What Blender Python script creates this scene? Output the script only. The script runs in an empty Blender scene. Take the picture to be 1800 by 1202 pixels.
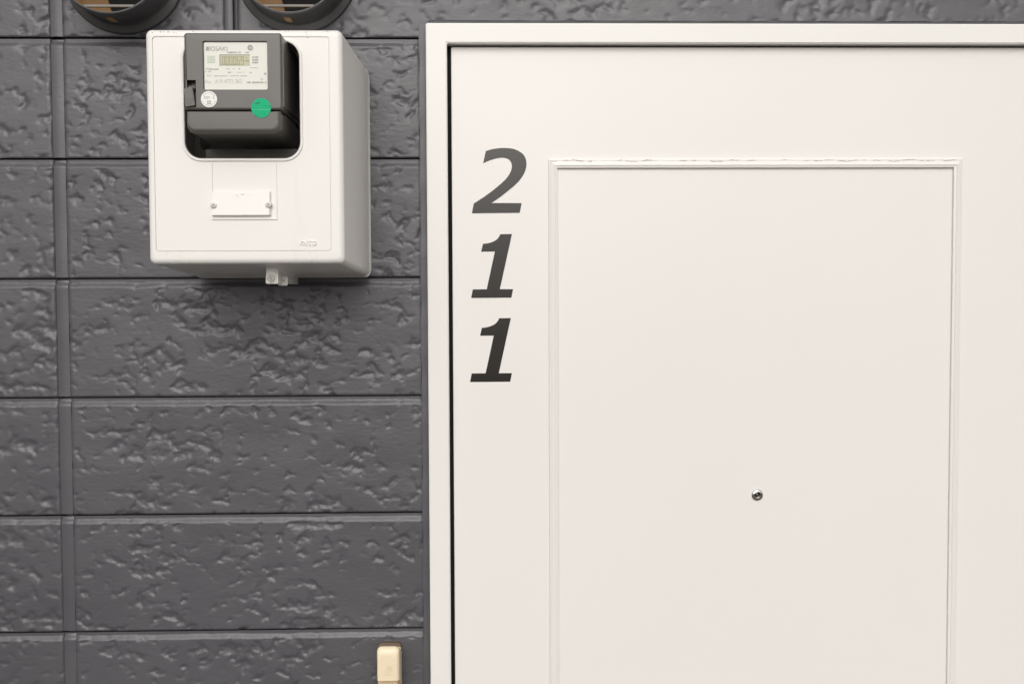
import bpy, bmesh, math, random
import numpy as np
from mathutils import Vector, Matrix

sc = bpy.context.scene
COL = sc.collection
rnd = random.Random(7)

# ------------------------------------------------------------------ camera
F = 2000.0                      # focal length in photo pixels (1800 wide) = 40 mm on 36 mm
CAM_D, CAM_H = 1.473, 1.69      # metres in front of the wall face, metres above the floor
YAW, PITCH, ROLL = map(math.radians, (-1.4918, -2.6061, 0.2444))
Rm = (Matrix.Rotation(YAW, 3, 'Z') @ Matrix.Rotation(PITCH, 3, 'X') @ Matrix.Rotation(ROLL, 3, 'Y'))
cam_d = bpy.data.cameras.new('camera')
cam_d.lens, cam_d.sensor_width, cam_d.clip_start, cam_d.clip_end = 40.0, 36.0, 0.02, 2000.0
cam = bpy.data.objects.new('camera', cam_d)
COL.objects.link(cam)
cx, cy, cz = Rm @ Vector((1, 0, 0)), Rm @ Vector((0, 1, 0)), Rm @ Vector((0, 0, 1))
M = Matrix((cx, cz, -cy)).transposed().to_4x4()
M.translation = (0, -CAM_D, CAM_H)
cam.matrix_world = M
sc.camera = cam

# ------------------------------------------------------------------ daylight, overcast
SUN_EL, SUN_ROT = math.radians(29), math.radians(182)
w = bpy.data.worlds.new('World'); sc.world = w; w.use_nodes = True
nt = w.node_tree; nt.nodes.clear()
sky = nt.nodes.new('ShaderNodeTexSky'); sky.sky_type = 'NISHITA'; sky.sun_disc = False
sky.sun_elevation, sky.sun_rotation = SUN_EL, SUN_ROT
sky.air_density, sky.dust_density, sky.ozone_density = 2.0, 5.0, 1.0
hs = nt.nodes.new('ShaderNodeHueSaturation'); hs.inputs['Saturation'].default_value = 0.12
bg = nt.nodes.new('ShaderNodeBackground'); bg.inputs['Strength'].default_value = 0.15
wo = nt.nodes.new('ShaderNodeOutputWorld')
nt.links.new(sky.outputs[0], hs.inputs['Color']); nt.links.new(hs.outputs[0], bg.inputs[0])
nt.links.new(bg.outputs[0], wo.inputs[0])

sun_d = bpy.data.lights.new('sun', 'SUN'); sun_d.energy = 0.42; sun_d.angle = math.radians(42)
sun_d.color = (1.0, 0.97, 0.94)
sun = bpy.data.objects.new('sun', sun_d); COL.objects.link(sun)
sd = Vector((math.sin(SUN_ROT) * math.cos(SUN_EL), math.cos(SUN_ROT) * math.cos(SUN_EL), math.sin(SUN_EL)))
sun.rotation_euler = sd.to_track_quat('Z', 'Y').to_euler()

sc.view_settings.view_transform = 'Standard'; sc.view_settings.look = 'None'
sc.view_settings.gamma = 1.0; sc.view_settings.exposure = -0.24
sc.view_settings.use_curve_mapping = False
sc.render.engine = 'CYCLES'

# ------------------------------------------------------------------ helpers
def P(u, v, y=0.0):
    """real-world point on the plane at depth y, from a position measured on the survey photo"""
    d = Rm @ Vector(((u - 900) / F, 1.0, -(v - 601) / F))
    t = (y + CAM_D) / d.y
    return Vector((d.x * t, y, CAM_H + d.z * t))
def PX(u, v, y=0.0): return P(u, v, y).x
def PZ(u, v, y=0.0): return P(u, v, y).z

def thing(name, label, cat, loc=(0, 0, 0), group=None):
    o = bpy.data.objects.new(name, None); COL.objects.link(o); o.location = loc
    o.empty_display_size = 0.05
    o['label'] = label; o['category'] = cat; o['kind'] = 'thing'
    if group: o['group'] = group
    return o

def link(name, me, mat, parent=None, label=None, kind=None, smooth=False):
    o = bpy.data.objects.new(name, me); COL.objects.link(o)
    if mat: me.materials.append(mat)
    if smooth:
        for p in me.polygons: p.use_smooth = True
    if parent is not None:
        o.parent = parent
        root = parent
        off = Vector((0, 0, 0))
        while root is not None:
            off += Vector(root.location); root = root.parent
        o.location = -off          # meshes are written in world coordinates
    if label: o['label'] = label
    if kind: o['kind'] = kind
    return o

def fin(name, bm, mat, parent=None, label=None, kind=None, smooth=False, bevel=0.0, seg=2, angle=40):
    bmesh.ops.remove_doubles(bm, verts=bm.verts, dist=1e-6)
    bmesh.ops.recalc_face_normals(bm, faces=bm.faces)
    if bevel:
        es = [e for e in bm.edges if len(e.link_faces) == 2 and e.calc_face_angle(0) > math.radians(angle)]
        bmesh.ops.bevel(bm, geom=es, offset=bevel, segments=seg, affect='EDGES', clamp_overlap=True)
    me = bpy.data.meshes.new(name); bm.to_mesh(me); bm.free()
    o = link(name, me, mat, parent, label, kind, False)
    if smooth or bevel:
        for p in me.polygons: p.use_smooth = True
        me.set_sharp_from_angle(angle=math.radians(angle if smooth else 62))
        wn = o.modifiers.new('weighted_normal', 'WEIGHTED_NORMAL'); wn.keep_sharp = True; wn.weight = 90
    return o

def box(bm, x0, x1, y0, y1, z0, z1):
    vs = [bm.verts.new(c) for c in ((x0,y0,z0),(x1,y0,z0),(x1,y1,z0),(x0,y1,z0),(x0,y0,z1),(x1,y0,z1),(x1,y1,z1),(x0,y1,z1))]
    for f in ((0,1,2,3),(4,7,6,5),(0,4,5,1),(1,5,6,2),(2,6,7,3),(3,7,4,0)):
        bm.faces.new([vs[i] for i in f])
    return vs

def rrect(x0, x1, z0, z1, r, n=6):
    """counter-clockwise rounded rectangle, 4*(n+1) points; r one radius or four (tr, tl, bl, br)"""
    rr = r if isinstance(r, (tuple, list)) else (r,) * 4
    out = []
    for (ccx, ccz, a0), q in zip(((x1, z1, 0), (x0, z1, 90), (x0, z0, 180), (x1, z0, 270)), rr):
        sx = -1 if ccx == x1 else 1; szn = -1 if ccz == z1 else 1
        for k in range(n + 1):
            a = math.radians(a0 + 90 * k / n)
            out.append((ccx + sx * q + q * math.cos(a), ccz + szn * q + q * math.sin(a)))
    return out

def loop(bm, pts, y): return [bm.verts.new((x, y, z)) for x, z in pts]
def bridge(bm, a, b):
    n = len(a)
    for i in range(n): bm.faces.new((a[i], a[(i + 1) % n], b[(i + 1) % n], b[i]))
def fill(bm, loops):
    es = []
    for L in loops:
        n = len(L)
        for i in range(n):
            e = bm.edges.get((L[i], L[(i + 1) % n])) or bm.edges.new((L[i], L[(i + 1) % n]))
            es.append(e)
    bmesh.ops.triangle_fill(bm, use_beauty=True, use_dissolve=False, edges=es)

def prism(bm, pts, y0, y1):
    a, b = loop(bm, pts, y0), loop(bm, pts, y1)
    bridge(bm, a, b); fill(bm, [a]); fill(bm, [b])

def lathe(bm, c, prof, n=64, a0=0.0, a1=360.0, close=True):
    """prof: (radius, y) pairs turned round the y axis through c = (x, z)"""
    full = abs(a1 - a0) >= 359.9
    m = n if full else n + 1
    rings = []
    for r, y in prof:
        if r < 1e-7: rings.append([bm.verts.new((c[0], y, c[1]))]); continue
        rings.append([bm.verts.new((c[0] + r * math.cos(math.radians(a0 + (a1 - a0) * i / n)), y,
                                    c[1] + r * math.sin(math.radians(a0 + (a1 - a0) * i / n)))) for i in range(m)])
    for A, B in zip(rings, rings[1:]):
        for i in range(n):
            j = (i + 1) % m
            if len(A) == 1 and len(B) == 1: continue
            if len(A) == 1: bm.faces.new((A[0], B[i], B[j]))
            elif len(B) == 1: bm.faces.new((A[i], A[j], B[0]))
            else: bm.faces.new((A[i], A[j], B[j], B[i]))

def catmull(pts, n=5):
    """pts: (x, y, corner?)"""
    out = []; N = len(pts)
    for i in range(N):
        p1, p2 = pts[i], pts[(i + 1) % N]
        p0 = p1 if p1[2] else pts[i - 1]
        p3 = p2 if p2[2] else pts[(i + 2) % N]
        out.append(p1[:2])
        if p1[2] and p2[2]: continue
        for k in range(1, n):
            t = k / n
            out.append(tuple(0.5 * (2*p1[a] + (p2[a]-p0[a])*t + (2*p0[a]-5*p1[a]+4*p2[a]-p3[a])*t*t + (3*p1[a]-p0[a]-3*p2[a]+p3[a])*t**3) for a in (0, 1)))
    return out

# ------------------------------------------------------------------ materials
def mat(name, col, rough=0.5, spec=0.5, metal=0.0, var=0.0, vscale=20.0, bump=0.0, bscale=300.0, rvar=0.0,
        coat=0.0, stretch=(1, 1, 1), bdist=0.001, dirt=None):
    m = bpy.data.materials.new(name); m.use_nodes = True
    n = m.node_tree.nodes; l = m.node_tree.links; b = n['Principled BSDF']
    b.inputs['Base Color'].default_value = (*col, 1); b.inputs['Roughness'].default_value = rough
    b.inputs['Specular IOR Level'].default_value = spec; b.inputs['Metallic'].default_value = metal
    b.inputs['Coat Weight'].default_value = coat
    tc = n.new('ShaderNodeNewGeometry'); mp = n.new('ShaderNodeMapping'); mp.inputs['Scale'].default_value = stretch
    l.new(tc.outputs['Position'], mp.inputs['Vector'])
    last = None
    if var:
        t = n.new('ShaderNodeTexNoise'); t.inputs['Scale'].default_value = vscale; t.inputs['Detail'].default_value = 5
        l.new(mp.outputs[0], t.inputs['Vector'])
        mr = n.new('ShaderNodeMapRange'); mr.inputs['From Min'].default_value = 0.25; mr.inputs['From Max'].default_value = 0.75
        mr.inputs['To Min'].default_value = 1 - var; mr.inputs['To Max'].default_value = 1 + var
        l.new(t.outputs['Fac'], mr.inputs['Value'])
        mx = n.new('ShaderNodeVectorMath'); mx.operation = 'SCALE'; mx.inputs[0].default_value = col
        l.new(mr.outputs[0], mx.inputs['Scale']); last = mx.outputs[0]
        l.new(last, b.inputs['Base Color'])
    if dirt:
        dcol, dscale, lo, hi, amt, dstretch = dirt
        mp2 = n.new('ShaderNodeMapping'); mp2.inputs['Scale'].default_value = dstretch
        l.new(tc.outputs['Position'], mp2.inputs['Vector'])
        t = n.new('ShaderNodeTexNoise'); t.inputs['Scale'].default_value = dscale; t.inputs['Detail'].default_value = 7
        l.new(mp2.outputs[0], t.inputs['Vector'])
        mr = n.new('ShaderNodeMapRange'); mr.inputs['From Min'].default_value = lo; mr.inputs['From Max'].default_value = hi
        mr.inputs['To Max'].default_value = amt; l.new(t.outputs['Fac'], mr.inputs['Value'])
        mx = n.new('ShaderNodeMix'); mx.data_type = 'RGBA'; mx.inputs['A'].default_value = (*col, 1); mx.inputs['B'].default_value = (*dcol, 1)
        if last: l.new(last, mx.inputs['A'])
        l.new(mr.outputs[0], mx.inputs['Factor']); l.new(mx.outputs['Result'], b.inputs['Base Color'])
    if rvar:
        t = n.new('ShaderNodeTexNoise'); t.inputs['Scale'].default_value = vscale * 1.7; t.inputs['Detail'].default_value = 4
        l.new(mp.outputs[0], t.inputs['Vector'])
        mr = n.new('ShaderNodeMapRange'); mr.inputs['To Min'].default_value = rough - rvar; mr.inputs['To Max'].default_value = rough + rvar
        l.new(t.outputs['Fac'], mr.inputs['Value']); l.new(mr.outputs[0], b.inputs['Roughness'])
    if bump:
        t = n.new('ShaderNodeTexNoise'); t.inputs['Scale'].default_value = bscale; t.inputs['Detail'].default_value = 4
        l.new(mp.outputs[0], t.inputs['Vector'])
        bp = n.new('ShaderNodeBump'); bp.inputs['Strength'].default_value = bump; bp.inputs['Distance'].default_value = bdist
        l.new(t.outputs['Fac'], bp.inputs['Height']); l.new(bp.outputs[0], b.inputs['Normal'])
    return m

M_WALL = mat('grey_wall_paint', (0.0815, 0.079, 0.087), 0.38, 0.5, var=0.10, vscale=9, bump=0.34, bscale=330, rvar=0.06,
             stretch=(0.6, 1, 1), bdist=0.0006, dirt=((0.096, 0.093, 0.099), 6, 0.52, 0.75, 0.5, (1, 1, 1)))
def tone_per_piece(m, amt):
    n, l = m.node_tree.nodes, m.node_tree.links; b = n['Principled BSDF']
    src = b.inputs['Base Color'].links[0].from_socket
    oi = n.new('ShaderNodeObjectInfo'); mr = n.new('ShaderNodeMapRange')
    mr.inputs['To Min'].default_value, mr.inputs['To Max'].default_value = 1 - amt, 1 + amt
    l.new(oi.outputs['Random'], mr.inputs['Value'])
    sc_ = n.new('ShaderNodeVectorMath'); sc_.operation = 'SCALE'
    l.new(src, sc_.inputs[0]); l.new(mr.outputs[0], sc_.inputs['Scale']); l.new(sc_.outputs[0], b.inputs['Base Color'])
tone_per_piece(M_WALL, 0.035)
M_SEAL = mat('grey_sealant', (0.088, 0.083, 0.080), 0.5, 0.45, var=0.08, vscale=30, bump=0.2, bscale=200)
M_DOOR = mat('door_paint', (0.785, 0.754, 0.722), 0.33, 0.5, var=0.012, vscale=2.5, bump=0.12, bscale=22, rvar=0.06,
             dirt=((0.70, 0.64, 0.58), 5, 0.62, 0.85, 0.35, (1, 1, 0.5)), bdist=0.0012)
M_FRAME = mat('frame_paint', (0.785, 0.760, 0.728), 0.35, 0.5, var=0.012, vscale=4, bump=0.06, bscale=200, bdist=0.0004)
M_BLACK = mat('black_gap_shade', (0.008, 0.0075, 0.007), 0.75, 0.2, var=0.1, vscale=60)  # black standing for deep shade in the gaps; also on stop and seam
M_VINYL = mat('digit_vinyl', (0.0135, 0.0098, 0.0075), 0.22, 0.50, var=0.06, vscale=14, rvar=0.03)
M_BOX = mat('box_plastic', (0.812, 0.782, 0.750), 0.36, 0.5, var=0.012, vscale=6, bump=0.05, bscale=260, rvar=0.05,
            dirt=((0.50, 0.46, 0.40), 42, 0.60, 0.80, 0.30, (1, 1, 0.12)), bdist=0.0004)
M_METER = mat('meter_plastic', (0.108, 0.100, 0.091), 0.34, 0.5, var=0.05, vscale=18, bump=0.08, bscale=900, rvar=0.05, bdist=0.0003)
M_METERD = mat('meter_dark_plastic', (0.060, 0.056, 0.052), 0.32, 0.5, var=0.06, vscale=18, bump=0.08, bscale=900, rvar=0.05, bdist=0.0003)
M_DARK = mat('dark_board', (0.10, 0.093, 0.083), 0.6, 0.4, var=0.1, vscale=25)
M_PLATE = mat('meter_plate', (0.76, 0.74, 0.68), 0.45, 0.4, var=0.01, vscale=20)
M_PRINT = mat('grey_print', (0.38, 0.37, 0.35), 0.5, 0.3, var=0.03)
M_PRINTL = mat('faint_print', (0.56, 0.55, 0.51), 0.5, 0.3, var=0.03)
M_PRINTG = mat('pale_green_print', (0.58, 0.62, 0.52), 0.5, 0.3, var=0.03)
M_LCD = mat('display_glass', (0.47, 0.45, 0.29), 0.25, 0.5, var=0.03, vscale=40)
M_LCDD = mat('display_segment', (0.31, 0.30, 0.19), 0.3, 0.4, var=0.03)
M_WHITE = mat('white_sticker', (0.84, 0.83, 0.80), 0.5, 0.3, var=0.01)
M_GREEN = mat('green_sticker', (0.008, 0.42, 0.19), 0.55, 0.2, var=0.05, vscale=60, bump=0.3, bscale=120,
              dirt=((0.02, 0.30, 0.15), 120, 0.60, 0.70, 0.8, (1, 1, 1.6)))
M_CHROME = mat('chrome', (0.72, 0.70, 0.66), 0.12, 0.5, 1.0, var=0.02)
M_LENS = mat('peephole_glass', (0.012, 0.011, 0.010), 0.06, 0.8, var=0.02)
M_STEEL = mat('painted_screw', (0.66, 0.62, 0.57), 0.35, 0.5, 0.0, var=0.04, vscale=60)
M_SLOT = mat('screw_recess_shade', (0.42, 0.39, 0.36), 0.5, 0.4, var=0.03)
M_HOOD = mat('hood_paint', (0.070, 0.068, 0.069), 0.38, 0.7, var=0.12, vscale=22, bump=0.15, bscale=260, rvar=0.06)
M_SLAT = mat('hood_slat_paint', (0.20, 0.185, 0.165), 0.5, 0.4, var=0.15, vscale=35)
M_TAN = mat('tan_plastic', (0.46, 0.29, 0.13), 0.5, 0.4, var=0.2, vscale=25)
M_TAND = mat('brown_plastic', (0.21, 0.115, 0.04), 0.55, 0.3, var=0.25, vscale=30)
M_CREAM = mat('cream_plastic', (0.83, 0.70, 0.50), 0.38, 0.5, var=0.015, vscale=18, bump=0.05, bscale=300, bdist=0.0003)
M_CREAMD = mat('cream_plastic_base', (0.66, 0.49, 0.31), 0.42, 0.5, var=0.03, vscale=18)
M_BROWN = mat('brown_gasket', (0.16, 0.115, 0.085), 0.6, 0.3, var=0.1, vscale=50)
M_GROUND = mat('floor_concrete', (0.10, 0.095, 0.088), 0.8, 0.3, var=0.15, vscale=3, bump=0.3, bscale=80)

# ------------------------------------------------------------------ ground
bm = bmesh.new()
s = 600.0
bm.faces.new([bm.verts.new(c) for c in ((-s, -s, 0), (s, -s, 0), (s, s, 0), (-s, s, 0))])
fin('ground', bm, M_GROUND, kind='structure')

# ------------------------------------------------------------------ siding wall
prng = np.random.RandomState(11)
PERM = prng.permutation(512); PERM = np.concatenate([PERM, PERM])
GA = prng.rand(512) * 2 * np.pi
GX, GZ = np.cos(GA), np.sin(GA)
def perlin(x, z):
    xi = np.floor(x).astype(int); zi = np.floor(z).astype(int)
    fx, fz = x - xi, z - zi
    def g(i, j, dx, dz):
        h = PERM[(PERM[i & 511] + j) & 511]
        return GX[h] * dx + GZ[h] * dz
    ux, uz = fx*fx*fx*(fx*(fx*6-15)+10), fz*fz*fz*(fz*(fz*6-15)+10)
    a = g(xi, zi, fx, fz); b = g(xi+1, zi, fx-1, fz); c = g(xi, zi+1, fx, fz-1); d = g(xi+1, zi+1, fx-1, fz-1)
    return ((a + ux*(b-a)) + uz*((c + ux*(d-c)) - (a + ux*(b-a)))) * 1.5
def sstep(a, b, x):
    t = np.clip((x - a) / (b - a), 0, 1); return t*t*(3-2*t)

def relief(x, z):
    """depth of the moulded stone-face dents below the flat face, metres"""
    wx = x + 0.0030 * perlin(x / 0.019 + 3.1, z / 0.019) + 0.0012 * perlin(x / 0.007, z / 0.007 + 9)
    wz = z + 0.0030 * perlin(x / 0.019 + 31.7, z / 0.019 + 5) + 0.0012 * perlin(x / 0.007 + 7, z / 0.007 + 2)
    clus = perlin(wx / 0.066 + 17, wz / 0.046 + 3) + 0.55 * perlin(x / 0.17 + 1.3, z / 0.12 + 8)
    m = perlin(wx / 0.0190 + 40, wz / 0.0150 + 12) + 0.50 * perlin(wx / 0.0096 + 4, wz / 0.0080 + 22) + 0.12 * perlin(x / 0.0052 + 4, z / 0.0046 + 2)
    f = m + 0.62 * clus
    e = np.logaddexp(0, (f - 0.31) * 8) / 8
    d = 0.0027 * (1 - np.exp(-1.5 * e))
    d += 0.0004 * sstep(0.25, 0.7, f) * perlin(x / 0.0075 + 2, z / 0.0055)
    d += 0.0005 * perlin(x / 0.05 + 70, z / 0.04) + 0.00006 * perlin(x / 0.014, z / 0.0035 + 50)
    return d

TONGUE = 0.0042           # flat bed the panel above laps over, leaving a narrow slot
def panel(parent, x0, x1, z0, z1, step, cut=None, arris=(1, 1), back=0.015):
    def axis(a, b, edge):
        n = max(2, int(round((b - a - 2 * edge) / step)))
        e = np.array([0.0, 0.0006, 0.0013, 0.0022, 0.0032, 0.0044, 0.0056, 0.0068, 0.008, 0.0092, 0.0104, 0.0115])
        e = e[e < edge]
        return np.concatenate([a + e, np.linspace(a + edge, b - edge, n + 1), (b - e)[::-1]])
    z1 = z1 + TONGUE
    xs, zs = axis(x0, x1, 0.008), axis(z0, z1, 0.0125)
    nx, nz = len(xs), len(zs)
    X, Z = np.meshgrid(xs, zs)
    Y = relief(X, Z)
    # top bevel (the lit lower lip of the joint above), bottom lip, side arrises
    t = z1 - Z + 0.0005 * perlin(X / 0.03, Z / 0.5 + 4) + 0.0003 * perlin(X / 0.008, Z / 0.5 + 14)
    Y *= 0.25 + 0.75 * sstep(TONGUE + .001, TONGUE + .009, t)
    Y = np.where(t < TONGUE, 0.0, Y) + 0.0030 * (1 - np.clip((t - TONGUE) / 0.0058, 0, 1))
    b = Z - z0
    chip = np.clip(perlin(X / 0.017 + 9, X * 0 + z0 * 31) - 0.38, 0, 1) * 0.006
    Y += 0.0007 * (1 - sstep(0, 0.0012, b)) + (1 - sstep(0, 0.004, b)) * chip
    for d, q_ in ((X - x0, arris[0]), (x1 - X, arris[1])):
        if q_ == 1: Y += 0.0011 * (1 - sstep(0, 0.0062, d + 0.0005 * perlin(Z / 0.02, Z * 0 + 7.3)))
        Y += 0.0022 * q_ * (1 - sstep(0, 0.0024, d + 0.0006 * perlin(Z / 0.012 + x0 * 9, Z * 0 + 3.3)))
    co = np.stack([X, Y, Z], -1).reshape(-1, 3)
    idx = np.arange(nx * nz).reshape(nz, nx)
    q = np.stack([idx[:-1, :-1], idx[:-1, 1:], idx[1:, 1:], idx[1:, :-1]], -1).reshape(-1, 4)
    if cut is not None:
        c = co[q].mean(1); keep = ~((c[:, 0] > cut[0]) & (c[:, 2] < cut[1])); q = q[keep]
    # skirt back to the core
    ring = np.concatenate([idx[0, :-1], idx[:-1, -1], idx[-1, :0:-1], idx[:0:-1, 0]])
    sk = co[ring].copy(); sk[:, 1] = back
    base = len(co); co = np.concatenate([co, sk]); n = len(ring)
    j = np.arange(n); k = (j + 1) % n
    q = np.concatenate([q, np.stack([ring[k], ring[j], base + j, base + k], -1)])
    me = bpy.data.meshes.new('siding_panel')
    me.vertices.add(len(co)); me.vertices.foreach_set('co', co.astype(np.float32).ravel())
    me.loops.add(len(q) * 4); me.loops.foreach_set('vertex_index', q.astype(np.int32).ravel())
    me.polygons.add(len(q)); me.polygons.foreach_set('loop_start', np.arange(0, len(q) * 4, 4, dtype=np.int32))
    me.polygons.foreach_set('use_smooth', np.ones(len(q), dtype=bool))
    me.update(calc_edges=True)
    sharp = np.zeros(len(me.edges), dtype=bool)
    ev = np.zeros(len(me.edges) * 2, dtype=np.int32); me.edges.foreach_get('vertices', ev); ev = ev.reshape(-1, 2)
    onr = np.zeros(len(co), dtype=bool); onr[ring] = True
    sharp = onr[ev[:, 0]] & onr[ev[:, 1]]
    at = me.attributes.new('sharp_edge', 'BOOLEAN', 'EDGE'); at.data.foreach_set('value', sharp)
    return link('siding_panel', me, M_WALL, parent)

U = CAM_D / F
ROWH = 207.1 * U
ZJ0 = CAM_H + 438.6 * U                      # lower lip of the top row seen
XJL0, XJL1 = -739.5 * U, -721.7 * U          # vertical joint at the left
XJT0, XJT1 = PX(396, 30), PX(416, 30)        # vertical joint in the top row
X_SEAL0, X_FR0 = PX(740, 600), PX(752.5, 600)  # sealant strip beside the frame
FY = -0.014                                   # front of the door frame
X_FR0 = PX(752.5, 600, FY)
Z_FR1 = PZ(1200, 41.5, FY)                    # top of the frame
Z_SEAL1 = PZ(1200, 36.5)
X_FRR = X_FR0 + 0.885                         # right side of the frame, out of the photograph
BED = 8.8 * U                                 # flat bed of a joint

wall = thing('exterior_wall', 'dark grey painted wall of rough stone-faced siding around the white door', 'wall', (0, 0, 0))
XL, XR = XJL0 - 0.46, X_FRR + 0.60
XL2 = XL - 0.0131
XLL = XL2 - 0.60
FINE = 0.00115
for k in range(-5, 9):
    zl = ZJ0 - k * ROWH                       # lower lip of row k
    panel(wall, XLL, XL2, zl, zl + ROWH - BED, 0.004 if 0 <= k <= 6 else 0.010)
    zt = zl + ROWH - BED
    st = FINE if -1 < k + 1 and k <= 4 else 0.006
    if k <= 0:
        st = FINE if k == 0 else 0.006
        if k == 0:
            panel(wall, XL + 0.28, XJL0, zl, zl + 0.100, st) if False else panel(wall, XL, XJL0, zl, zt, 0.0015)
            panel(wall, XJL1, XJT0, zl, zt, 0.0015)
            panel(wall, XJT1, XR, zl, zt, 0.0022, cut=(X_SEAL0 + 0.001, Z_SEAL1))
        else:
            panel(wall, XL, XJL0, zl, zt, st); panel(wall, XJL1, XJT0, zl, zt, st); panel(wall, XJT1, XR, zl, zt, st)
    else:
        fine = k <= 6
        panel(wall, XL, XJL0, zl, zt, 0.0016 if fine else 0.008)
        panel(wall, XJL1, X_SEAL0, zl, zt, FINE if k <= 6 else 0.006, arris=(1, .25))
        panel(wall, X_FRR + 0.010, XR, zl, zt, 0.008)
zb = ZJ0 - 8 * ROWH - BED
for a, b in ((XLL, XL2), (XL, XJL0), (XJL1, X_SEAL0), (X_FRR + 0.010, XR)):
    panel(wall, a, b, 0.002, zb, 0.010)
# core behind the panels (bed of every joint) with the doorway left open
bm = bmesh.new()
ztop = ZJ0 + 6 * ROWH - BED
box(bm, XLL, X_FR0 + 0.02, 0.0145, 0.12, 0.001, ztop)
box(bm, X_FRR - 0.02, XR, 0.0145, 0.12, 0.001, ztop)
box(bm, X_FR0 + 0.02, X_FRR - 0.02, 0.0145, 0.12, Z_FR1 - 0.02, ztop)
fin('wall_core', bm, M_WALL, wall)
# raised bed of the vertical joints, stopping at each horizontal one
for k in range(-5, 9):
    zl = ZJ0 - k * ROWH
    def bed(xa, xb, y):
        bm = bmesh.new()
        z0, z1 = zl + 0.0005, zl + ROWH - 0.0028
        pr = ((xa - .001, y + .0006), (xa + .25 * (xb - xa), y - .0003), (xa + .7 * (xb - xa), y - .0006), (xb + .001, y + .0004))
        rows = []
        zz = [z0 + (z1 - z0) * i / 60 for i in range(61)]
        for z in zz:
            wob = 0.00016 * math.sin(z * 70 + xa * 40) + 0.0038 * min(1, max(0, (z - (zl + ROWH - BED - .004)) / .005))
            rows.append([bm.verts.new((x, yy + wob, z)) for x, yy in pr])
        for A, B in zip(rows, rows[1:]):
            for i in range(3): bm.faces.new((A[i], A[i + 1], B[i + 1], B[i]))
        fin('joint_bed', bm, M_WALL, wall, smooth=True)
    bed(XJL0, XJL1, 0.0017)
    bed(XL2, XL, 0.0024)
    if k <= 0: bed(XJT0, XJT0 + .55 * (XJT1 - XJT0), 0.0020)
# sealant strip round the frame
def strip(pts_prof, z0, z1, n, horizontal=False):
    bm = bmesh.new(); rows = []
    for i in range(n + 1):
        s_ = z0 + (z1 - z0) * i / n
        wob = 0.00035 * math.sin(s_ * 61) + 0.0003 * math.sin(s_ * 143 + 1)
        rows.append([bm.verts.new(((s_, y + wob, a) if horizontal else (a + (wob if 0 < q < len(pts_prof) - 1 else 0), y + wob, s_))) for q, (a, y) in enumerate(pts_prof)])
    for A, B in zip(rows, rows[1:]):
        for i in range(len(A) - 1): bm.faces.new((A[i], A[i + 1], B[i + 1], B[i]))
    return bm
w0, w1 = X_SEAL0, X_FR0 + 0.002
prof = [(w0 - .0002, .003), (w0 + .0001, .0004), (w0 + .0008, .0001), (w0 + .45 * (w1 - w0), .0000), (w0 + .8 * (w1 - w0), .0006), (w1, .0008)]
fin('sealant', strip(prof, 0.002, Z_SEAL1, 160), M_WALL, wall, smooth=True)
prof = [(Z_SEAL1 + .0004, .004), (Z_SEAL1 - .0002, .0010), (Z_SEAL1 - .0015, .0002), (Z_FR1 + .0015, .0008), (Z_FR1 - .002, .0012)]
fin('sealant', strip(prof, w0 + .0012, X_FRR + .01, 120, True), M_WALL, wall, smooth=True)

# ------------------------------------------------------------------ door frame
fr = thing('door_frame', 'white painted steel frame around the white door, set in dark grey siding', 'door frame', (X_FR0, 0, 0))
X_FI = PX(789, 640, FY)                       # inner edge of the left jamb
Z_FI = PZ(1200, 76.5, FY)                     # underside of the head
FRW = X_FI - X_FR0
bm = bmesh.new()
prism(bm, [(X_FR0, .002), (X_FI, .002), (X_FI, Z_FI), (X_FRR - FRW, Z_FI), (X_FRR - FRW, .002), (X_FRR, .002), (X_FRR, Z_FR1), (X_FR0, Z_FR1)], FY, 0.10)
fin('casing', bm, M_FRAME, fr, bevel=0.0013, seg=3)
bm = bmesh.new()
X_D0 = PX(796.5, 640, 0.0)                    # left edge of the leaf
Z_D1 = PZ(1200, 83.5, 0.0)
X_D1 = X_FRR - FRW - 0.006
box(bm, X_FI + .0002, X_D0 + .012, 0.006, 0.030, 0.003, Z_FI - .0005)
box(bm, X_D1 - .012, X_FRR - FRW - .0002, 0.006, 0.030, 0.003, Z_FI - .0005)
box(bm, X_D0 + .012, X_D1 - .012, 0.006, 0.030, Z_D1 - .012, Z_FI - .0005)
fin('gap_shade_gasket', bm, M_BLACK, fr)  # black strip added to fill the gap and stand for its deep shade
bm = bmesh.new(); box(bm, X_FI, X_D1 + .006, 0.05, 0.10, 0.002, Z_FI - .001)
fin('door_stop', bm, M_BLACK, fr)

# ------------------------------------------------------------------ door
door = thing('door', 'white front door numbered 211 with a raised moulding rectangle and peephole', 'door', (X_D0, 0, 0))
bm = bmesh.new()
pts = rrect(X_D0, X_D1, 0.006, Z_D1, 0.0004, 1)
a = loop(bm, pts, 0.0055); b = loop(bm, pts, 0.0008)
c = loop(bm, rrect(X_D0 + .0008, X_D1 - .0008, .0068, Z_D1 - .0008, .0004, 1), 0.0)
bridge(bm, a, b); bridge(bm, b, c)
# face as a grid that waves by a fraction of a millimetre, as pressed sheet steel does
fill(bm, [c])
fin('leaf', bm, M_DOOR, door)
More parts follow.
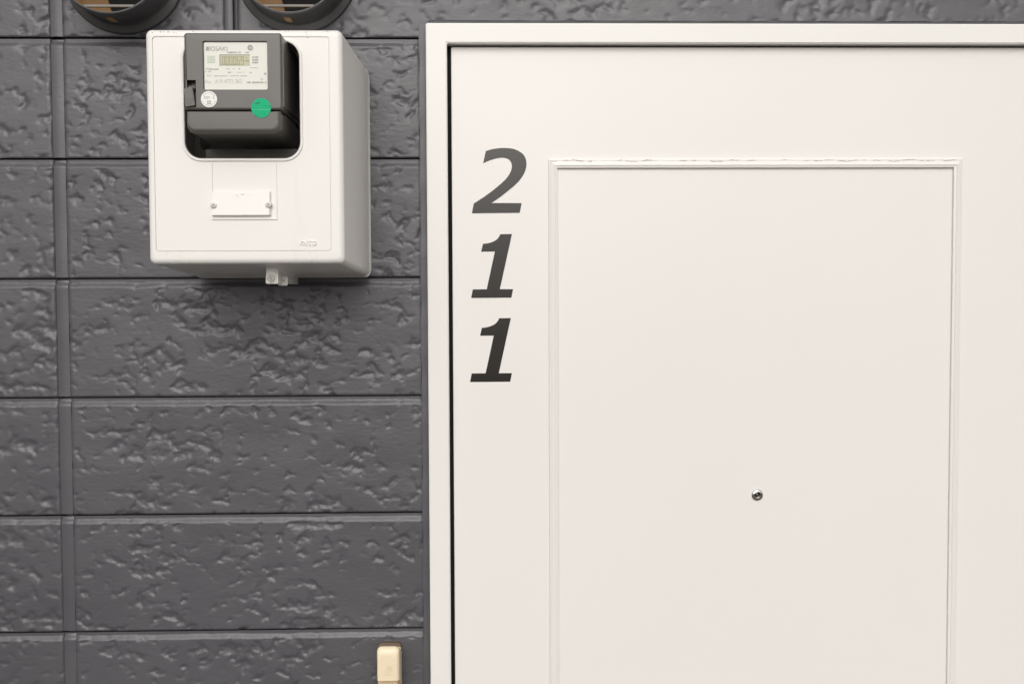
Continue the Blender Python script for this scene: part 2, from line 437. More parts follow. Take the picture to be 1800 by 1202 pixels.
# moulding: left, right, top and bottom lengths, mitred
mx0, mx1 = PX(965, 700), PX(1684.5, 700)
mz1 = PZ(1330, 280); mz0 = 0.22
ix0, ix1, iz1 = PX(980.5, 700), PX(1669.5, 700), PZ(1330, 294)
MW = ix0 - mx0
mprof = [(0, .0000), (0, .0026), (.07, .0035), (.16, .0037), (.20, .0032), (.24, .0040), (.70, .0056), (.76, .0049), (.94, .0045), (1.0, .0041), (1.0, 0.0)]
cor = [((mx0, mz0), (1, 1)), ((mx1, mz0), (-1, 1)), ((mx1, mz1), (-1, -1)), ((mx0, mz1), (1, -1))]
for i in range(4):
    bm = bmesh.new()
    (pa, da), (pb, db) = cor[i], cor[(i + 1) % 4]
    n = 60; rows = []
    for q in range(n + 1):
        t = q / n; row = []
        for s_, h in mprof:
            A = Vector((pa[0] + da[0] * s_ * MW, pa[1] + da[1] * s_ * MW)); B = Vector((pb[0] + db[0] * s_ * MW, pb[1] + db[1] * s_ * MW))
            pt = A.lerp(B, t)
            wob = 0.00005 * math.sin(q * 1.7 + i) * (1 if 0 < q < n else 0)
            row.append(bm.verts.new((pt.x + (wob if i in (1, 3) else 0), -h, pt.y + (wob if i in (0, 2) else 0))))
        rows.append(row)
    for A, B in zip(rows, rows[1:]):
        for j in range(len(A) - 1): bm.faces.new((A[j], A[j + 1], B[j + 1], B[j]))
    fin('moulding', bm, M_DOOR, door)
# cracked filler along the top length: short ragged slivers of open joint
M_CRACK = mat('open_crack', (0.34, 0.31, 0.27), 0.8, 0.2, var=0.2, vscale=80)
bm = bmesh.new()
x = mx0 + 0.002; zc = mz1 - 0.0022
ph = 0.0
while x < mx1 - 0.004:
    L = rnd.uniform(0.004, 0.020); n = max(3, int(L / 0.0014)); up, dn = [], []
    for q in range(n + 1):
        xx = x + L * q / n; ph += rnd.uniform(-1, 1) * .6
        zz = zc + 0.0013 * math.sin(xx * 150) * math.sin(xx * 37) + rnd.uniform(-1, 1) * 0.0006
        th = rnd.uniform(0.0002, 0.0008) * (0.2 if q in (0, n) else 1)
        up.append((xx, zz + th / 2)); dn.append((xx, zz - th / 2))
    for q in range(n):
        vs = [bm.verts.new((p_[0], -0.0049, p_[1])) for p_ in (dn[q], dn[q + 1], up[q + 1], up[q])]
        bm.faces.new(vs)
    x += L + rnd.uniform(0.0005, 0.009) * (1 if rnd.random() < .75 else 4)
fin('filler_crack', bm, M_CRACK, door, kind='stuff')

# digits: cut vinyl
two = [(270,130,1),(330,112,0),(400,103,0),(460,103,0),(520,112,0),(570,135,0),(605,165,0),(624,205,0),(628,250,0),(620,295,0),(600,340,0),
       (565,390,0),(520,435,0),(460,485,0),(390,540,0),(320,586,1),(586,587,1),(569,673,1),(147,677,1),(165,590,1),(235,545,0),(310,492,0),
       (380,437,0),(430,392,0),(470,345,0),(493,300,0),(500,265,0),(495,235,0),(480,210,0),(455,195,0),(415,188,0),(370,193,0),(310,210,0),(246,237,1)]
one = [(358,459,1),(453,457,1),(355,905,1),(462,905,1),(448,974,1),(121,977,1),(135,907,1),(248,906,1),(314,600,1),(203,601,1),(217,537,1),
       (250,534,0),(290,523,0),(322,507,0),(340,490,0),(352,472,0)]
def digit(pts, f, ou, ov, label):
    poly = catmull(pts, 5); out = []
    for zx, zy in poly:
        p_ = P(ou + zx / f, ov + zy / f, -0.0003); out.append((p_.x, p_.z))
    bm = bmesh.new(); prism(bm, out, -0.0003, 0.0002)
    return fin('digit', bm, M_VINYL, door, label=label)
digit(two, 5.01, 800, 240, 'dark grey slanted digit 2')
digit(one, 4.623, 801.95, 312.5, 'dark grey slanted digit 1 below the 2')
digit(one, 4.623, 800, 460, 'dark grey slanted digit 1, lowest of the three digits')

# peephole
pc = P(1331, 869.5); c2 = (pc.x, pc.z); rp = 10.6 * U
bm = bmesh.new()
lathe(bm, c2, [(rp, 0.0005), (rp, -.0006), (rp * .93, -.0016), (rp * .78, -.0024), (rp * .62, -.0025), (rp * .56, -.0018), (rp * .56, .0)], 48)
ph_ = fin('peephole', bm, M_CHROME, door, smooth=True, angle=50)
bm = bmesh.new()
lathe(bm, c2, [(rp * .55, -.0003), (rp * .47, -.0012), (rp * .44, -.0006), (rp * .40, -.0004)], 40)
fin('inner_ring', bm, M_CHROME, ph_, smooth=True)
bm = bmesh.new()
lathe(bm, c2, [(rp * .41, .0000), (rp * .34, -.0006), (rp * .2, -.0012), (0, -.0015)], 40)
fin('lens', bm, M_LENS, ph_, smooth=True)

# ------------------------------------------------------------------ vent hoods
def hood(u, v, label):
    c3 = P(u, v); c = (c3.x, c3.z)
    t = thing('vent_hood', label, 'vent', (c3.x, 0, c3.z), 'round vent hoods above the meter box')
    r0, rf = 0.0668, 0.0772
    yf = -0.066
    bm = bmesh.new()
    lathe(bm, c, [(r0 - .0005, -.0155), (r0 + .001, yf + .004), (r0 + .0004, yf + .0008), (r0 - .0008, yf), (r0 - .0022, yf), (r0 - .0024, yf + .001), (r0 - .0022, yf + .0015)], 96)
    fin('barrel', bm, M_HOOD, t, smooth=True, angle=50)
    bm = bmesh.new()
    lathe(bm, c, [(rf - .001, .002), (rf, -.0025), (rf - .0006, -.0048), (rf - .0020, -.0060), (r0 + .0020, -.0074), (r0 + .0004, -.0090), (r0 - .001, -.0170)], 96)
    fin('flange', bm, M_HOOD, t, smooth=True, angle=50)
    bm = bmesh.new()
    lathe(bm, c, [(r0 - .0021, yf + .0012), (r0 - .0027, -.010)], 72)
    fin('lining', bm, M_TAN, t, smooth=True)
    bm = bmesh.new()
    lathe(bm, c, [(r0 - .0026, -.0102), (.02, -.009), (0, -.009)], 48)
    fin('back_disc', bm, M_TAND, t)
    bm = bmesh.new(); prism(bm, [(c[0] - .024, c[1] - .010), (c[0] - .014, c[1] - .050), (c[0] + .030, c[1] - .052), (c[0] + .054, c[1] - .02), (c[0] + .054, c[1] + .02), (c[0] + .02, c[1] + .05), (c[0] - .02, c[1] + .05)], -.0125, -.0112)
    fin('duct_shade_plate', bm, M_BLACK, t)  # black plate on the back disc, standing for the shade inside the duct
    zb_ = PZ(190, 10.2, yf) - PZ(219, -47)
    for q in range(6):
        dz = zb_ + q * 0.0235
        hw = math.sqrt(max((r0 - .0023) ** 2 - dz * dz, 1e-6))
        bm = bmesh.new()
        x0, x1 = c[0] - hw, c[0] + hw
        th = .0013
        vs = []
        for xx in (x0, x1):
            vs.append([bm.verts.new(k_) for k_ in ((xx, yf + .0006, c[1] + dz + th), (xx, yf + .0006, c[1] + dz - th), (xx, yf + .005, c[1] + dz - th), (xx, yf + .005, c[1] + dz + th))])
        bridge(bm, vs[0], vs[1])
        bm.faces.new(vs[0]); bm.faces.new(vs[1])
        fin('slat', bm, M_SLAT, t)
    # drain slot in the underside, showing unpainted plastic
    bm = bmesh.new(); rr = r0 + .0010
    rows = []
    for yy, da in ((-.0475, 0.0), (-.0270, 0.0)):
        rows.append([[bm.verts.new((c[0] + (rr + dr) * math.cos(math.radians(a)), yy, c[1] + (rr + dr) * math.sin(math.radians(a)))) for a in (262 , 265.5, 269)] for dr in (.0005, -.0005)])
    (o1, i1), (o2, i2) = rows
    for q in range(2):
        bm.faces.new((o1[q], o1[q + 1], o2[q + 1], o2[q])); bm.faces.new((o1[q], o1[q + 1], i1[q + 1], i1[q])); bm.faces.new((o2[q], o2[q + 1], i2[q + 1], i2[q]))
    for q in (0, 2): bm.faces.new((o1[q], o2[q], i2[q], i1[q]))
    fin('drain_slot', bm, M_TAN, t)
hood(219, -47, 'dark grey round vent hood above the left corner of the white meter box')
hood(522, -47, 'dark grey round vent hood directly above the electricity meter')

# ------------------------------------------------------------------ meter box
BY = -0.190
bx = thing('meter_box', 'white plastic meter box with rounded opening and small screwed cover plate', 'meter box', P(450, 300))
fx0, fx1 = PX(258.5, 300, BY), PX(603.0, 300, BY)
fz1, fz0 = PZ(430, 51.5, BY), PZ(430, 463.0, BY)
bx0, bx1 = PX(349.0, 480), PX(651.0, 400)
bz1, bz0 = PZ(648, 124.0), PZ(520, 487.5)
bm = bmesh.new()
def lerp_rect(t, grow=0.0, r=.0075):
    e = lambda a, b: a + (b - a) * t
    return rrect(e(bx0, fx0) - grow, e(bx1, fx1) + grow, e(bz0, fz0) - grow, e(bz1, fz1) + grow, r, 6)
loops = []
yb = -0.004
loops.append(loop(bm, lerp_rect(0.0, 0.0006, .0075), yb))
loops.append(loop(bm, lerp_rect(0.01, 0.0006, .0075), -0.0125))
loops.append(loop(bm, lerp_rect(0.06, 0.0, .007), -0.0135))
RB = .0058
for k in range(0, 7):
    a = math.radians(90 * k / 6)
    ins = RB * (1 - math.cos(a)); yy = BY + RB * (1 - math.sin(a))
    tt = 0.955 + 0.045 * k / 6
    loops.append(loop(bm, lerp_rect(tt, -ins, max(.0068 - ins * .6, .003)), yy))
for A, B in zip(loops, loops[1:]): bridge(bm, A, B)
# face: outer margin, hair groove, field with the opening
gx0, gx1, gz1, gz0 = PX(271.5, 300, BY), PX(581.5, 300, BY), PZ(430, 64.5, BY), PZ(430, 442.0, BY)
G = .0009
go = loop(bm, rrect(gx0, gx1, gz0, gz1, .0035, 4), BY)
gi_d = loop(bm, rrect(gx0 + .0001, gx1 - .0001, gz0 + .0001, gz1 - .0001, .0034, 4), BY + .0016)
gi_e = loop(bm, rrect(gx0 + G, gx1 - G, gz0 + G, gz1 - G, .0028, 4), BY + .0016)
gi = loop(bm, rrect(gx0 + G, gx1 - G, gz0 + G, gz1 - G, .0028, 4), BY + .00025)
fill(bm, [loops[-1], go]); bridge(bm, go, gi_d); bridge(bm, gi_d, gi_e); bridge(bm, gi_e, gi)
ox0, ox1, oz1, oz0 = PX(324.0, 200, BY), PX(527.5, 200, BY), PZ(430, 72.5, BY), PZ(430, 279.0, BY)
RO = .0185
op = rrect(ox0, ox1, oz0, oz1, RO, 10)
oo = loop(bm, op, BY + .00025)
fill(bm, [gi, oo])
ob = loop(bm, op, BY + .004); bridge(bm, oo, ob)
# inner skin so the shell has thickness
oi = loop(bm, rrect(ox0 - .03, ox1 + .03, oz0 - .03, oz1 + .008, RO, 10), BY + .0042); bridge(bm, ob, oi)
cover = fin('cover', bm, M_BOX, bx, smooth=True, angle=48)
# raised bead round the opening
bm = bmesh.new()
def ring_loop(off, y): return loop(bm, rrect(ox0 - off, ox1 + off, oz0 - off, oz1 + off, RO + off, 10), y)
L = [ring_loop(.0032, BY + .0005), ring_loop(.0031, BY - .0008), ring_loop(.0024, BY - .0015), ring_loop(.0008, BY - .0015), ring_loop(-.0001, BY - .0008), ring_loop(-.0003, BY + .004)]
for A, B in zip(L, L[1:]): bridge(bm, A, B)
fin('opening_rim', bm, M_BOX, bx, smooth=True, angle=35)
# back plate
bm = bmesh.new()
prism(bm, rrect(bx0 - .0003, bx1 + .0010, bz0 - .0003, bz1 + .0003, .010, 5), -0.0075, 0.001)
fin('back_plate', bm, M_BOX, bx, bevel=.0004, seg=1)
# meter mounting board inside
bm = bmesh.new(); box(bm, PX(362, 270, -.150), PX(560, 270, -.150), -.150, -.146, PZ(430, 300, -.150), PZ(430, 262.5, -.150))
fin('mounting_board', bm, M_DARK, bx)
# U-shaped bead outlining the sub-panel
sx0, sx1, sz1, sz0 = PX(371, 330, BY), PX(487, 330, BY), PZ(430, 283.5, BY), PZ(430, 386.5, BY)
bm = bmesh.new()
bw = .0018
path = [(sx0, sz1), (sx0, sz0), (sx1, sz0), (sx1, sz1)]
outer = [(sx0, sz1), (sx0, sz0), (sx1, sz0), (sx1, sz1), (sx1 - bw, sz1), (sx1 - bw, sz0 + bw), (sx0 + bw, sz0 + bw), (sx0 + bw, sz1)]
prism(bm, outer, BY - .0012, BY + .001)
fin('panel_outline', bm, M_BOX, bx, bevel=.0004, seg=2)
# wedge-shaped screwed plate: flush at the top, proud at the bottom
px0, px1, pz1, pz0 = PX(373.5, 360, BY), PX(477.5, 360, BY), PZ(430, 336.5, BY), PZ(430, 380.5, BY)
bm = bmesh.new()
cxn = PX(424, 345, BY)
vs = [bm.verts.new(c_) for c_ in ((px0, BY + .0005, pz0), (px1, BY + .0005, pz0), (px1, BY + .0005, pz1), (px0, BY + .0005, pz1),
      (px0 + .0006, BY - .0050, pz0 + .0010), (px1 - .0020, BY - .0050, pz0 + .0010), (px1 - .0020, BY - .0030, pz1 - .001), (px0 + .0006, BY - .0030, pz1 - .001))]
for f_ in ((0,1,2,3),(4,7,6,5),(0,4,5,1),(1,5,6,2),(2,6,7,3),(3,7,4,0)): bm.faces.new([vs[i] for i in f_])
plate = fin('cover_plate', bm, M_BOX, bx, bevel=.0005, seg=2)
def plate_y(z): return BY - .0050 + (.0020) * (z - pz0) / (pz1 - pz0)
bm = bmesh.new()
for q, (du, L_, rot) in enumerate(((0, .0040, -48), (9, .0030, 10))):
    pc_ = P(418 + du, 343.5 - q * 2.0, BY)
    dx, dz = math.cos(math.radians(rot)) * L_ / 2, math.sin(math.radians(rot)) * L_ / 2
    nx_, nz_ = -dz / L_ * .0012, dx / L_ * .0012
    yy = plate_y(pc_.z) - .0010
    a = [(pc_.x - dx - nx_, pc_.z - dz - nz_), (pc_.x + dx - nx_, pc_.z + dz - nz_), (pc_.x + dx + nx_, pc_.z + dz + nz_), (pc_.x - dx + nx_, pc_.z - dz + nz_)]
    prism(bm, a, yy, yy + .002)
fin('arrow_mark', bm, M_BOX, plate)
def screw(parent, u, v, y, r, m=M_STEEL):
    p_ = P(u, v, y); c = (p_.x, p_.z)
    bm = bmesh.new()
    lathe(bm, c, [(r * .95, y + .003), (r, y - .0008), (r * .85, y - .0019), (r * .5, y - .0024), (r * .42, y - .0016), (0, y - .0014)], 20)
    o = fin('screw', bm, m, parent, smooth=True, angle=45)
    bm = bmesh.new(); a_ = math.radians(35)
    for k in (0, 1):
        t_ = a_ + k * math.pi / 2
        ex, ez = math.cos(t_) * r * .5, math.sin(t_) * r * .5; fx_, fz_ = -math.sin(t_) * r * .1, math.cos(t_) * r * .1
        vs = [bm.verts.new((c[0] + s1 * ex + s2 * fx_, y - .00242 - k * .00001, c[1] + s1 * ez + s2 * fz_)) for s1, s2 in ((-1, -1), (1, -1), (1, 1), (-1, 1))]
        bm.faces.new(vs)
    fin('screw_slot', bm, M_SLOT, o)  # flat grey cross; the shade of the recess is put into its colour
screw(plate, 375.5, 361.0, plate_y(PZ(430, 361, BY)), .0036, M_BOX)
screw(plate, 472.0, 360.0, plate_y(PZ(430, 360, BY)), .0036, M_BOX)
# embossed maker's word
def text_mesh(s, size, align='CENTER', shear=0.0, ext=0.0, spacing=1.0):
    cu = bpy.data.curves.new('t', 'FONT'); cu.body = s; cu.size = size; cu.align_x = align; cu.align_y = 'CENTER'
    cu.shear = shear; cu.extrude = ext; cu.space_character = spacing; cu.resolution_u = 3
    o = bpy.data.objects.new('t', cu); COL.objects.link(o)
    dg = bpy.context.evaluated_depsgraph_get()
    me = bpy.data.meshes.new_from_object(o.evaluated_get(dg))
    bpy.data.objects.remove(o); bpy.data.curves.remove(cu)
    return me
def text(name, s, u, v, y, size, m, parent, align='CENTER', shear=0.0, ext=0.00005, rot=0.0, spacing=1.0, wide=1.0):
    me = text_mesh(s, size, align, shear, ext, spacing)
    me.materials.clear()
    p_ = P(u, v, y)
    mw = Matrix.Translation(p_) @ Matrix.Rotation(math.radians(90), 4, 'X') @ Matrix.Rotation(rot, 4, 'Z') @ Matrix.Diagonal((wide, 1, 1, 1))
    me.transform(mw); me.name = name
    return link(name, me, m, parent)
text('embossed_word', 'nito', 541.5, 426, BY - .0003, .0108, M_BOX, bx, shear=.2, ext=.0009, spacing=1.1)
# grit caught along the top edge of the box
bm = bmesh.new()
for u, v, a_, b_ in [(268, 58, 1.6, .5), (282, 56.5, .5, 2.2), (287, 57, 1.2, .4), (296, 56.5, 2.6, .4), (306, 57.5, .9, .9), (310, 59, .7, .6), (339, 56, 1.2, .4), (501, 55.5, 1.0, .5), (507, 54.5, 1.4, .4),
                     (538, 57, .5, 1.6), (540, 61.5, .8, .8), (541, 67, 1.3, .8), (570, 53.5, 1.6, .4), (575, 55.5, 1.4, .4), (283, 65.5, 1.0, .5), (295, 446, .7, .5), (333, 461, 1.6, .5), (548, 459.5, 1.8, .6), (545, 444, .5, 1.4)]:
    c_ = P(u, v, BY - .0001); k_ = (CAM_D + BY) / F
    vs = [bm.verts.new((c_.x + a_ * k_ * math.cos(t_) * rnd.uniform(.7, 1.2), BY - .00012, c_.z + b_ * k_ * math.sin(t_) * rnd.uniform(.7, 1.2))) for t_ in [math.pi * 2 * i / 7 for i in range(7)]]
    bm.faces.new(vs)
fin('dirt_specks', bm, mat('dirt', (.30, .27, .23), .9, .1, var=.2, vscale=90), bx, kind='stuff')
# hasp under the box
bm = bmesh.new()
hy = -0.150
hx0, hx1 = PX(466, 480, hy), PX(487, 480, hy)
hz0 = PZ(470, 499.5, hy); hz1 = PZ(470, 463, hy) + .004
box(bm, hx0, hx1, hy, hy + .0025, hz0, hz1)
hasp = fin('hasp', bm, M_BOX, bx, bevel=.0018, seg=3)
bm = bmesh.new()
box(bm, hx1 - .0015, hx1 + .001, hy + .001, -0.006, hz0 + .0005, hz1)
fin('hasp_web', bm, M_BOX, hasp)
ey = -0.125
bm = bmesh.new()
e0, e1, ez1, ez0 = PX(488, 490, ey), PX(505.5, 490, ey), PZ(495, 486.5, ey), PZ(495, 502, ey)
hole_c = P(499, 493, ey)
pts_o = rrect(e0, e1, ez0, ez1, .002, 3)
hol = [(hole_c.x + .0013 * math.cos(2 * math.pi * i / 16), hole_c.z + .0013 * math.sin(2 * math.pi * i / 16)) for i in range(16)]
a1, a2, h1, h2 = loop(bm, pts_o, ey), loop(bm, pts_o, ey + .0025), loop(bm, hol, ey), loop(bm, hol, ey + .0025)
bridge(bm, a1, a2); bridge(bm, h1, h2); fill(bm, [a1, h1]); fill(bm, [a2, h2])
fin('hasp_ear', bm, M_BOX, hasp)
screw(hasp, 477, 489.5, hy, .0044)

# ------------------------------------------------------------------ electricity meter
MY = -0.228
mt = thing('electricity_meter', 'dark grey electricity meter with a pale dial plate and green round sticker', 'meter', P(410, 150, MY))
ax0, ax1, az1, az0 = PX(324.0, 130, MY), PX(495.5, 130, MY), PZ(410, 58.0, MY), PZ(410, 193.6, MY)
bm = bmesh.new()
def shell(bm, x0, x1, z0, z1, y_back, xb0, xb1, zb0, zb1, r, rc, holes=(), bottom_round=None):
    """block lofted from a back rectangle to a front one with a rounded front edge"""
    Ls = [loop(bm, rrect(xb0, xb1, zb0, zb1, rc, 5), y_back)]
    for k in range(6):
        a = math.radians(90 * k / 5); ins = r * (1 - math.cos(a))
        Ls.append(loop(bm, rrect(x0 + ins, x1 - ins, z0 + ins, z1 - ins, max(rc - ins * .6, .001), 5), MY + r * (1 - math.sin(a))))
    for A, B in zip(Ls, Ls[1:]): bridge(bm, A, B)
    hl = []
    for pts, depth in holes:
        h1_ = loop(bm, pts, MY); hl.append(h1_)
        h2_ = loop(bm, pts, MY + depth); bridge(bm, h1_, h2_); fill(bm, [h2_])
    fill(bm, [Ls[-1]] + hl)
wx0, wx1, wz1, wz0 = PX(356.5, 115, MY), PX(470, 115, MY), PZ(412, 72.5, MY), PZ(412, 158, MY)
tx0, tx1, tz1, tz0 = PX(327.5, 165, MY), PX(344.5, 165, MY), PZ(336, 141, MY), PZ(336, 188.5, MY)
shell(bm, ax0, ax1, az0, az1, -.11, ax0 + .004, ax1 + .0005, az0, az1 - .004, .0026, .0030,
      holes=[(rrect(wx0, wx1, wz0, wz1, .0018, 3), .0022), (rrect(tx0, tx1, tz0, tz1, .0003, 1), .012)])
body = fin('body', bm, M_METER, mt, smooth=True, angle=35)
# raised chamfer along the right edge
bm = bmesh.new(); box(bm, ax1 - .0005, ax1 + .0012, MY + .004, -.12, az0 + .004, az1 - .012); fin('side_rib', bm, M_METER, mt, bevel=.0004, seg=2)
# terminal cover below
lx0, lx1, lz1, lz0 = PX(327.5, 215, MY), PX(494.0, 215, MY), PZ(410, 195.6, MY), PZ(410, 234.0, MY)
bm = bmesh.new()
qx0, qx1, qz0 = PX(369, 262, -.116), PX(523.5, 262, -.116), PZ(440, 264.0, -.116)
n5 = 5
Ls = []
rcs = (.001, .001, .0075, .0075)
Ls.append(loop(bm, rrect(qx0 - .012, qx1, qz0, lz1, (.001, .001, .006, .006), n5), -.112))
Ls.append(loop(bm, rrect(lx0 + .004, lx1 + .0005, qz0 + .0015, lz1, (.001, .001, .0085, .0085), n5), -.150))
r_ = .0050
for k in range(6):
    a = math.radians(90 * k / 5); ins = r_ * (1 - math.cos(a))
    Ls.append(loop(bm, rrect(lx0 + ins * .4, lx1 - ins, lz0 + ins, lz1 - ins * .15, (.0008, .0008, .0085 - ins * .5, .0085 - ins * .5), n5), MY + .0004 + r_ * (1 - math.sin(a))))
for A, B in zip(Ls, Ls[1:]): bridge(bm, A, B)
fill(bm, [Ls[-1]])
fin('terminal_cover', bm, M_METER, mt, smooth=True, angle=24)
# dark seam between the two
bm = bmesh.new(); box(bm, ax0 + .002, ax1 - .0015, MY + .0035, -.115, lz1 - .003, az0 + .003); fin('seam', bm, M_BLACK, mt)
# dial plate
PYD = MY + .0019
bm = bmesh.new(); prism(bm, rrect(wx0 + .0012, wx1 - .0004, wz0 + .0004, wz1 - .0012, .0012, 3), PYD, PYD + .0004)
dial = fin('dial_plate', bm, M_PLATE, mt)
TY = PYD - .0003
S = (CAM_D + MY) / F
def rect(name, u0, u1, v0, v1, y, m, parent, th=.0002):
    bm = bmesh.new(); a_, b_ = P(u0, v1, y), P(u1, v0, y); box(bm, a_.x, b_.x, y, y + th, a_.z, b_.z)
    return fin(name, bm, m, parent)
# (size unit: px at the meter's depth)
text('maker_name', 'OSAKI', 385.0, 86.3, TY, 10.6 * S, M_PRINT, dial, spacing=1.0)
bm = bmesh.new()
def rc(u0, u1, v0, v1, y=TY):
    a_, b_ = P(u0, v1, y), P(u1, v0, y); box(bm, a_.x, b_.x, y, y + .0002, a_.z, b_.z)
rc(362.0, 366.6, 82.5, 89.5); rc(367.2, 369.4, 82.5, 84); rc(367.2, 369.4, 85.4, 86.8); rc(367.2, 369.4, 88.2, 89.5)
fin('maker_mark', bm, M_PRINT, dial)
bm = bmesh.new(); c3 = P(439.7, 84.3, TY)
lathe(bm, (c3.x, c3.z), [(0, TY), (4.8 * S, TY), (4.8 * S, TY + .0002)], 28); fin('round_mark', bm, M_PRINT, dial)
text('round_mark_letter', 'n', 440.8, 84.2, TY - .0002, 8 * S, M_PLATE, dial)
rect('data_patch', 364.3, 377.8, 98.3, 110.8, TY, M_PRINTG, dial)
# unreadable fine print: short strokes where the photograph shows them
def strokes(name, runs, m):
    global bm
    bm = bmesh.new()
    for (u0, u1, v, h, gap) in runs:
        u = u0
        while u < u1:
            wd = rnd.uniform(.9, 2.0)
            if rnd.random() > gap:
                hh = h * rnd.uniform(.75, 1.0)
                rc(u, min(u + wd, u1), v - hh / 2, v + hh / 2)
            u += wd + rnd.uniform(.35, .8)
    fin(name, bm, m, dial, kind='stuff')
strokes('fine_print', [(397, 423, 92.6, 3.0, .1), (431, 440, 92.6, 1.8, .2), (443, 454, 101, 3.2, .05), (443, 454, 105.6, 3.2, .05), (443, 454, 110.2, 3.2, .05),
                       (368, 384, 122, 2.2, .25), (401, 408, 127.8, 2.6, .2), (438, 442, 127.8, 2.4, .1), (456, 463, 139.5, 3.0, .1), (434, 468, 145.2, 3.2, .05), (420, 422, 121.2, 2.0, 0),
                       (464.5, 468, 130, 4.0, 0)], M_PRINT)
strokes('faint_print', [(396, 412, 121.2, 1.6, .2), (440, 454, 119.3, 1.6, .2), (376, 400, 133.6, 2.2, .25), (404, 420, 133.2, 1.6, .2), (422, 434, 133.6, 2.4, .1),
                        (417, 430, 127.5, 1.2, .3), (361, 371, 121, 3, .3), (361, 371, 126, 3, .3), (362, 371, 133, 3, .4)], M_PRINTL)
text('serial_number', 'No.', 365.8, 144.0, TY, 7.6 * S, M_PRINTL, dial)
text('serial_number', 'A19 4773 363', 401.5, 143.6, TY, 10.2 * S, M_PRINTL, dial, wide=.80)
# display
lcd = rect('display', 386.3, 438.6, 96.4, 115.8, TY, M_LCD, dial)
LY = TY - .0003
bm = bmesh.new()
rc(385.8, 438.8, 95.9, 97.1, LY); rc(385.8, 387.3, 97.1, 116, LY); fin('display_edge', bm, M_PRINT, lcd)
bm = bmesh.new()
SEG = {'0': 'abcdef', '6': 'acdefg', '9': 'abcdfg'}
for q, ch in enumerate('000069'):
    u0 = 390.2 + q * 6.6; wd = 4.8; v0, vm, v1 = 100.0, 107.0, 114.0; th = .95
    R_ = {'a': (u0, u0 + wd, v0, v0 + th), 'd': (u0, u0 + wd, v1 - th, v1), 'g': (u0, u0 + wd, vm - th / 2, vm + th / 2),
          'f': (u0, u0 + th, v0, vm), 'b': (u0 + wd - th, u0 + wd, v0, vm), 'e': (u0, u0 + th, vm, v1), 'c': (u0 + wd - th, u0 + wd, vm, v1)}
    for k in SEG[ch]: rc(*R_[k], LY)
rc(432.5, 434.5, 101, 103, LY); rc(431.3, 437.4, 106, 108.4, LY)
fin('display_digits', bm, M_LCDD, lcd)
# stickers
def disc(name, u, v, r, y, m, parent, label=None):
    p_ = P(u, v, y); bm = bmesh.new()
    lathe(bm, (p_.x, p_.z), [(0, y), (r * S, y), (r * S, y + .0003)], 48); return fin(name, bm, m, parent, label=label)
ws = disc('date_sticker', 367.3, 174.6, 13.9, MY - .0002, M_WHITE, mt, 'small round white dated sticker')
WY = MY - .0004
text('sticker_print', '2029.  3.', 367.6, 172.0, WY, 6.6 * S, M_PRINT, ws, wide=.85)
bm = bmesh.new()
for k in range(6):
    u = 364 + (k % 3) * 2.6; v = 177.2 + (k // 3) * 3.6; rc(u, u + 1.8, v, v + 2.7, WY)
for k in range(18):
    a = math.radians(-160 + 140 * k / 8) if k < 9 else math.radians(20 + 140 * (k - 9) / 8)
    if k % 9 in (0, 8) and k < 9: continue
    u = 367.3 + 11.3 * math.cos(a); v = 174.6 + 11.3 * math.sin(a); rc(u - .75, u + .75, v - .8, v + .8, WY)
fin('sticker_strokes', bm, M_PRINT, ws, kind='stuff')
gs = disc('round_sticker', 459.0, 190.2, 17.0, MY - .0002, M_GREEN, mt, 'green round sticker')
bm = bmesh.new()
rc(443.2, 474.8, 192.9, 193.5, WY); fin('crease', bm, mat('green_crease', (.12, .58, .36), .4, .4, var=.05), gs)
bm = bmesh.new()
for u, v, a_, b_, rt in ((453, 181.5, 4.6, 1.3, .25), (467, 186.5, 1.2, .7, .6), (450, 203.5, 2.2, .5, -.2), (465, 200.5, 3.0, .4, .1)):
    pts = []
    for i in range(9):
        t_ = 2 * math.pi * i / 9; q_ = rnd.uniform(.75, 1.15)
        p_ = P(u + (a_ * math.cos(t_) * math.cos(rt) + b_ * math.sin(t_) * math.sin(rt)) * q_, v + (b_ * math.sin(t_) * math.cos(rt) - a_ * math.cos(t_) * math.sin(rt)) * q_, WY)
        pts.append(bm.verts.new(p_))
    bm.faces.new(pts)
fin('smudge', bm, mat('green_smudge', (.006, .25, .11), .6, .2, var=.1, vscale=200), gs, kind='stuff')
# hanging seal tag in its pocket
bm = bmesh.new()
ty = MY - .0035
tp = [(322.8, 155.5), (337.8, 152.5), (342.8, 185.5), (326.2, 188.0)]
pts = [(P(u, v, ty).x, P(u, v, ty).z) for u, v in tp]
prism(bm, pts, ty, ty + .006)
tag_ = fin('seal_tag', bm, M_METER, mt, bevel=.0006, seg=2)
bm = bmesh.new()
tcx, tcy = 333.5, 179.0
for (u0, u1, v0, v1) in ((-5, 4, -5.2, -4.3), (-5, -4.1, -4.3, 4.5), (-4.1, 2, 3.6, 4.5), (1.2, 2, -2, 3.6), (-2.4, 1.2, -2, -1.2), (-2.4, -1.6, -1.2, 1.6), (3.8, 4.7, -5.2, 0)):
    rc(tcx + u0, tcx + u1, tcy + v0, tcy + v1, ty - .0002)
fin('tag_mark', bm, M_METERD, tag_)
bm = bmesh.new()
box(bm, tx0 + .001, tx1 - .002, MY + .004, MY + .010, PZ(336, 156, MY), PZ(336, 150, MY)); fin('tag_pin', bm, M_METERD, mt, bevel=.0006)

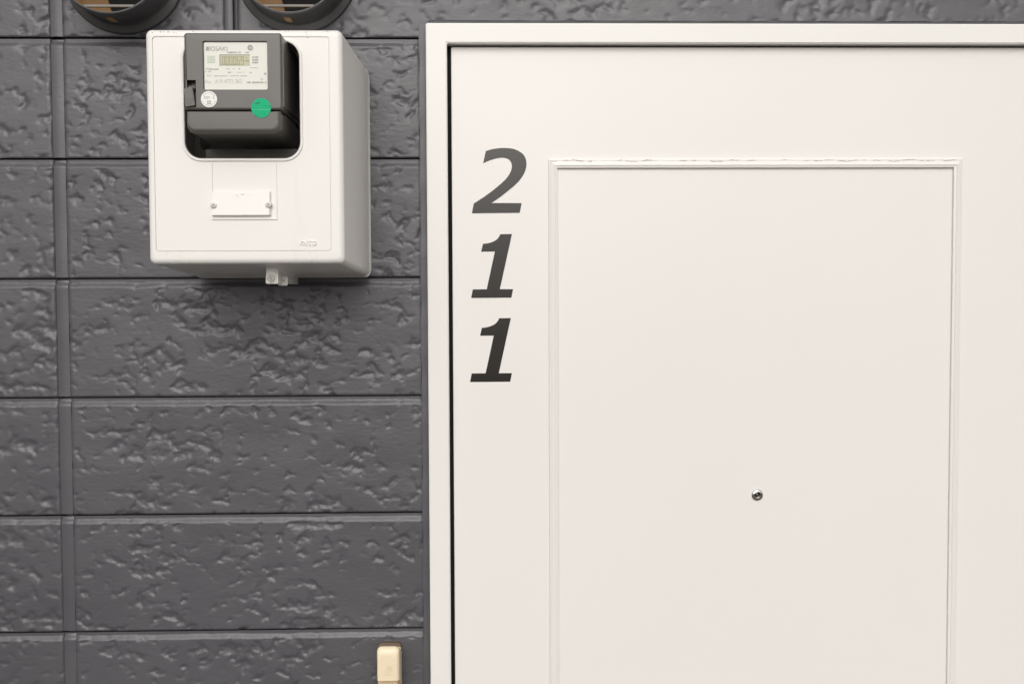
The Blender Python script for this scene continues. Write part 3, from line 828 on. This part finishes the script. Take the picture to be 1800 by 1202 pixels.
# ------------------------------------------------------------------ doorbell
DY = -0.042
db = thing('doorbell', 'narrow cream plastic doorbell with sloping hood, low on the wall by the frame', 'doorbell', P(684, 1170))
bm = bmesh.new()
def quad_loop(u0, u1, v0, v1, y, r): 
    a_, b_ = P(u0, v1, y), P(u1, v0, y); return rrect(a_.x, b_.x, a_.z, b_.z, r, 4)
# hood: loft from base (wall) to crown
ZB = PZ(684, 1198, DY)
hb = quad_loop(668.5, 706.0, 1137.0, 1205, -.010, (.006, .006, .001, .001))
hm = quad_loop(664.5, 703.8, 1136.0, 1197, -.026, (.006, .006, .001, .001))
L = [loop(bm, hb, -.010), loop(bm, hm, -.026)]
for k in range(5):
    a = math.radians(90 * k / 4); ins = .0038 * (1 - math.cos(a)); top = .0110 * (1 - math.cos(a))
    q0, q1 = P(662.3, 1197, DY), P(701.5, 1137.0, DY)
    L.append(loop(bm, rrect(q0.x + ins * .5, q1.x - ins * 1.2, q0.z + ins * .12, q1.z - top, (.006, .006, .0008, .0008), 4), DY + .0065 * (1 - math.sin(a))))
for A, B in zip(L, L[1:]): bridge(bm, A, B)
fill(bm, [L[-1]]); fill(bm, [L[0]])
hood_o = fin('hood', bm, M_CREAM, db, smooth=True, angle=55)
bm = bmesh.new()
for (u0, v0, u1, v1) in ((676, 1183, 682, 1170), (682, 1170, 684, 1176), (684, 1176, 688, 1172), (688, 1172, 689.5, 1180), (681, 1183, 683.5, 1176), (684.5, 1183, 686.5, 1178), (676, 1185.5, 690, 1185.5)):
    a_, b_ = P(u0, v0, DY - .0003), P(u1, v1, DY - .0003); d = (b_ - a_).normalized(); nn = Vector((-d.z, 0, d.x)) * .0004
    vs = [bm.verts.new(x_) for x_ in (a_ - nn, b_ - nn, b_ + nn, a_ + nn)]; bm.faces.new(vs)
fin('emblem', bm, mat('cream_emblem', (.70, .58, .38), .4, .4, var=.03), hood_o)
bm = bmesh.new()
a_, b_ = P(666.0, 1290, -.034), P(699.0, 1190, -.034); box(bm, a_.x, b_.x, -.034, -.006, a_.z, b_.z)
fin('button_panel', bm, M_CREAMD, db, bevel=.0012, seg=2)
bm = bmesh.new()
a_, b_ = P(665.5, 1300, -.012), P(704.5, 1138, -.012); box(bm, a_.x, b_.x, -.012, -.004, a_.z, b_.z)
fin('base', bm, M_CREAM, db, bevel=.0010, seg=2)
bm = bmesh.new()
a_, b_ = P(667.5, 1302, 0), P(705.0, 1126.5, 0); prism(bm, rrect(a_.x, b_.x, a_.z, b_.z, .004, 4), -.0065, .002)
fin('gasket', bm, M_BROWN, db, bevel=.0006, seg=1)
